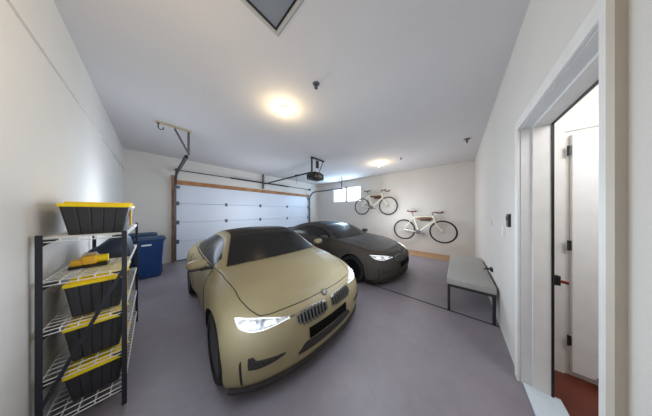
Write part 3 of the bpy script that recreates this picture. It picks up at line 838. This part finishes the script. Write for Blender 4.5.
        mb = MB(); mb.tube([Q(sgn * (10.75 + .35 * k / 5), .815, .012 + .012 * math.sin(PI * k / 5)) for k in range(6)], .013, 8); mb.build('door_handle', body, root, smooth=40)
        # hood seam along the shoulder line
        mb = MB(); mb.tube([P(sgn * (8.5 * k / 90), seam_v(8.5 * k / 90)) + N(sgn * (8.5 * k / 90), 4.6) * .0008 for k in range(91)], .0034, 5); mb.build('hood_seam', M['seam'], root)
        # lower dark splitter lip
        mb = MB(); rows = []
        for k in range(41):
            t = 4.9 * k / 40; p = P(sgn * t, 0); n_ = N(sgn * t, .3); n_.z = 0; n_.normalize()
            e = .022; rows.append([p + Vector((0, 0, .006)), p + n_ * e + Vector((0, 0, -.006)), p + n_ * e + Vector((0, 0, -.022)), p + Vector((0, 0, -.03)), p - n_ * .05 + Vector((0, 0, -.02))])
        mb.grid(rows); mb.build('front_splitter', M['seam'], root, smooth=40)
        # mirror
        mb = MB(); mb.ellipsoid((-.80 * sx, sgn * .945 * sy, 1.03 * sz), (.085 * sx, .095 * sy, .056 * sz), .75); mr = mb.build('mirror', body, root, smooth='all')
        mb = MB(); mb.rbox((-.79 * sx, sgn * .935 * sy, .975 * sz), (.13 * sx, .17 * sy, .026 * sz), .008); mb.rbox((-.78 * sx, sgn * .86 * sy, .962 * sz), (.08 * sx, .12 * sy, .034 * sz), .008); mb.build('mirror_base', M['black'], mr)
        mb = MB(); mb.box((-.872 * sx, sgn * .945 * sy, 1.03 * sz), (.004, .14 * sy, .075 * sz)); mb.build('mirror_glass', M['carglass'], mr)
        # wheels
        for a in AX:
            y1 = .895 * sy; wd = .26 * sy
            if a != 0: y1 = .905 * sy
            c = (a, sgn * (y1 - wd / 2), CZ)
            mb = MB(); R_ = WR
            mb.lathe([(R_ * .74, -wd * .48), (R_ * .93, -wd * .5), (R_ * .985, -wd * .42), (R_, -wd * .3), (R_, wd * .3), (R_ * .985, wd * .42), (R_ * .93, wd * .5), (R_ * .74, wd * .48)], c, 'y', 40, closed=True)
            wheel = mb.build('wheel', M['rubber'], root, smooth=40)
            mb = MB(); f = sgn
            mb.lathe([(R_ * .78, f * wd * .47), (R_ * .74, f * wd * .50), (R_ * .70, f * wd * .44), (R_ * .69, -f * wd * .40), (R_ * .72, -f * wd * .42)], c, 'y', 40)
            mb.lathe([(0, f * wd * .36), (R_ * .17, f * wd * .36), (R_ * .18, f * wd * .2), (0, f * wd * .2)], c, 'y', 20)
            for k in range(10):
                an = 2 * PI * (k // 2) / 5 + (.20 if k % 2 else -.20); an2 = 2 * PI * (k // 2) / 5 + (.30 if k % 2 else -.30)
                p0 = Vector(c) + Vector((R_ * .13 * math.cos(an), f * wd * .33, R_ * .13 * math.sin(an))); p1 = Vector(c) + Vector((R_ * .72 * math.cos(an2), f * wd * .42, R_ * .72 * math.sin(an2)))
                mb.tube([p0, p1], [R_ * .055, R_ * .04], 6)
            mb.build('alloy_rim', M['rim'], wheel, smooth=35)
            mb = MB(); mb.lathe([(0, f * wd * .12), (R_ * .52, f * wd * .12), (R_ * .52, f * wd * .06), (0, f * wd * .06)], c, 'y', 28); mb.build('brake_disc', M['greysteel'], wheel, smooth=30)
    # ---- centre parts
    LI = [(-1.66,.292,.305),(-1.5,.274,.340),(-1.28,.264,.388),(-.6,.256,.388),(0,.256,.388),(.6,.256,.388),(1.28,.264,.388),(1.5,.274,.340),(1.66,.292,.305)]
    insert(LI, 'lower_intake', M['mesh'], root, .004, n=40)
    PL = [(-1.13,.392,.502),(-.5,.392,.502),(0,.392,.502),(.5,.392,.502),(1.13,.392,.502)]
    pl = insert(PL, 'number_plate', M['plate'], root, .014, rim=-.006); pl['label'] = 'blank black number plate'
    e = Q(0, .718, .004); n_ = N(0, v_of_z(0, .718)); rot = n_.to_track_quat('Z', 'Y').to_matrix()
    def disc(nm, m, r0, r1, h, parent, a0=0, a1=2 * PI, n=24):
        mb = MB(); vs = []
        for k in range(n + 1):
            a = a0 + (a1 - a0) * k / n
            for r in (r0, r1): vs.append(e + rot @ Vector((r * math.cos(a) * sy, r * math.sin(a) * sy, h)))
        mb.add(vs, [(2 * k, 2 * k + 1, 2 * k + 3, 2 * k + 2) for k in range(n)]); return mb.build(nm, m, parent)
    em = disc('emblem', M['gold'], .020, .036, .004, root); em['label'] = 'round hood roundel'
    for k in range(4):
        disc('emblem_quadrant', M['roundel_blue'] if k % 2 else M['kidneyframe'], 0.0, .020, .004, em, k * PI / 2, (k + 1) * PI / 2, 6)
    mb = MB(); mb.rbox(S3((-2.95, 0, 1.20)), (.10 * sx, .05, .05), .012); mb.build('roof_antenna', M['black'], root)
    return root

def car_yaw(a): return math.atan2(-math.cos(a), math.sin(a))
make_car('sports_coupe', 'tan sports coupe with dark roof parked nearest, facing the camera', (1.138, 1.470, 0), car_yaw(-.043), (.666, .914, .796), M['tan'], 0)
make_car('sports_coupe', 'dark graphite sports coupe parked behind the tan one, near the bicycles', (3.428, 1.523, 0), car_yaw(-.024), (.857, 1.0, .777), M['graphite'], 1)

# ------------------------------------------------------------------ lights, sky, camera
def point(name, loc, e, c, r):
    l = bpy.data.lights.new(name, 'POINT'); l.energy = e; l.color = c; l.shadow_soft_size = r
    o = bpy.data.objects.new(name, l); COL.objects.link(o); o.location = loc; return o
def area(name, loc, rot, e, c, sx, sy):
    l = bpy.data.lights.new(name, 'AREA'); l.energy = e; l.color = c; l.shape = 'RECTANGLE'; l.size = sx; l.size_y = sy
    o = bpy.data.objects.new(name, l); COL.objects.link(o); o.location = loc; o.rotation_euler = rot; return o
for i, p in enumerate(LAMPS):
    point('bulb_light', (p[0], p[1], H - .20), 7.5 if i == 0 else 9, (1, .78, .46), .03)
area('hall_light', (1.35, -1.15, 2.2), (math.radians(0), math.radians(-50), 0), 15, (.97, .98, 1), .7, .7)
W = bpy.data.worlds.new('daylight'); SC.world = W; W.use_nodes = True
bg = W.node_tree.nodes['Background']; bg.inputs['Color'].default_value = (.88, .95, 1, 1); bg.inputs['Strength'].default_value = 2.4

def fill(name, loc, en, c, r, spec=.15):
    point(name, loc, en, c, r).data.specular_factor = spec
fill('front_fill', (1.65, .78, 1.15), 31, (.74, .86, 1), .4, .1)
fill('low_fill', (.20, .95, .75), 8.5, (.66, .80, 1), .2, .0)
fill('rear_fill', (2.25, 4.45, 1.35), 44, (.80, .89, 1), .4, .0)
fill('far_fill', (4.9, 1.5, 1.25), 56, (.86, .92, 1), .4, .0)
fill('left_fill', (.10, 3.2, 1.45), 24, (.72, .84, 1), .35, .05)
fill('entry_fill', (.0, 1.15, 2.15), 8, (1, .80, .52), .3, .0)
win = area('window_daylight', (BX - .12, 4.0, 2.19), (0, math.radians(90), 0), 62, (.50, .74, 1), .7, 1.5)
win.data.specular_factor = .03

F = 150.54; Y0 = 211.7
cam = bpy.data.cameras.new('camera'); co = bpy.data.objects.new('camera', cam); COL.objects.link(co)
cam.sensor_width = 36; cam.sensor_fit = 'HORIZONTAL'; cam.lens = 36 * F / 652; cam.shift_y = (Y0 - 208) / 652
cam.clip_start = .02
yaw = math.radians(41.03)            # optical axis lies 41 degrees left of +X
fwd = Vector((math.cos(yaw), math.sin(yaw), 0))
co.location = (0, 0, 1.37); co.rotation_euler = fwd.to_track_quat('-Z', 'Y').to_euler()
SC.camera = co
SC.view_settings.view_transform = 'Standard'; SC.view_settings.look = 'None'
SC.view_settings.exposure = 0.0
SC.cycles.max_bounces = 10; SC.cycles.diffuse_bounces = 6; SC.cycles.use_denoising = True
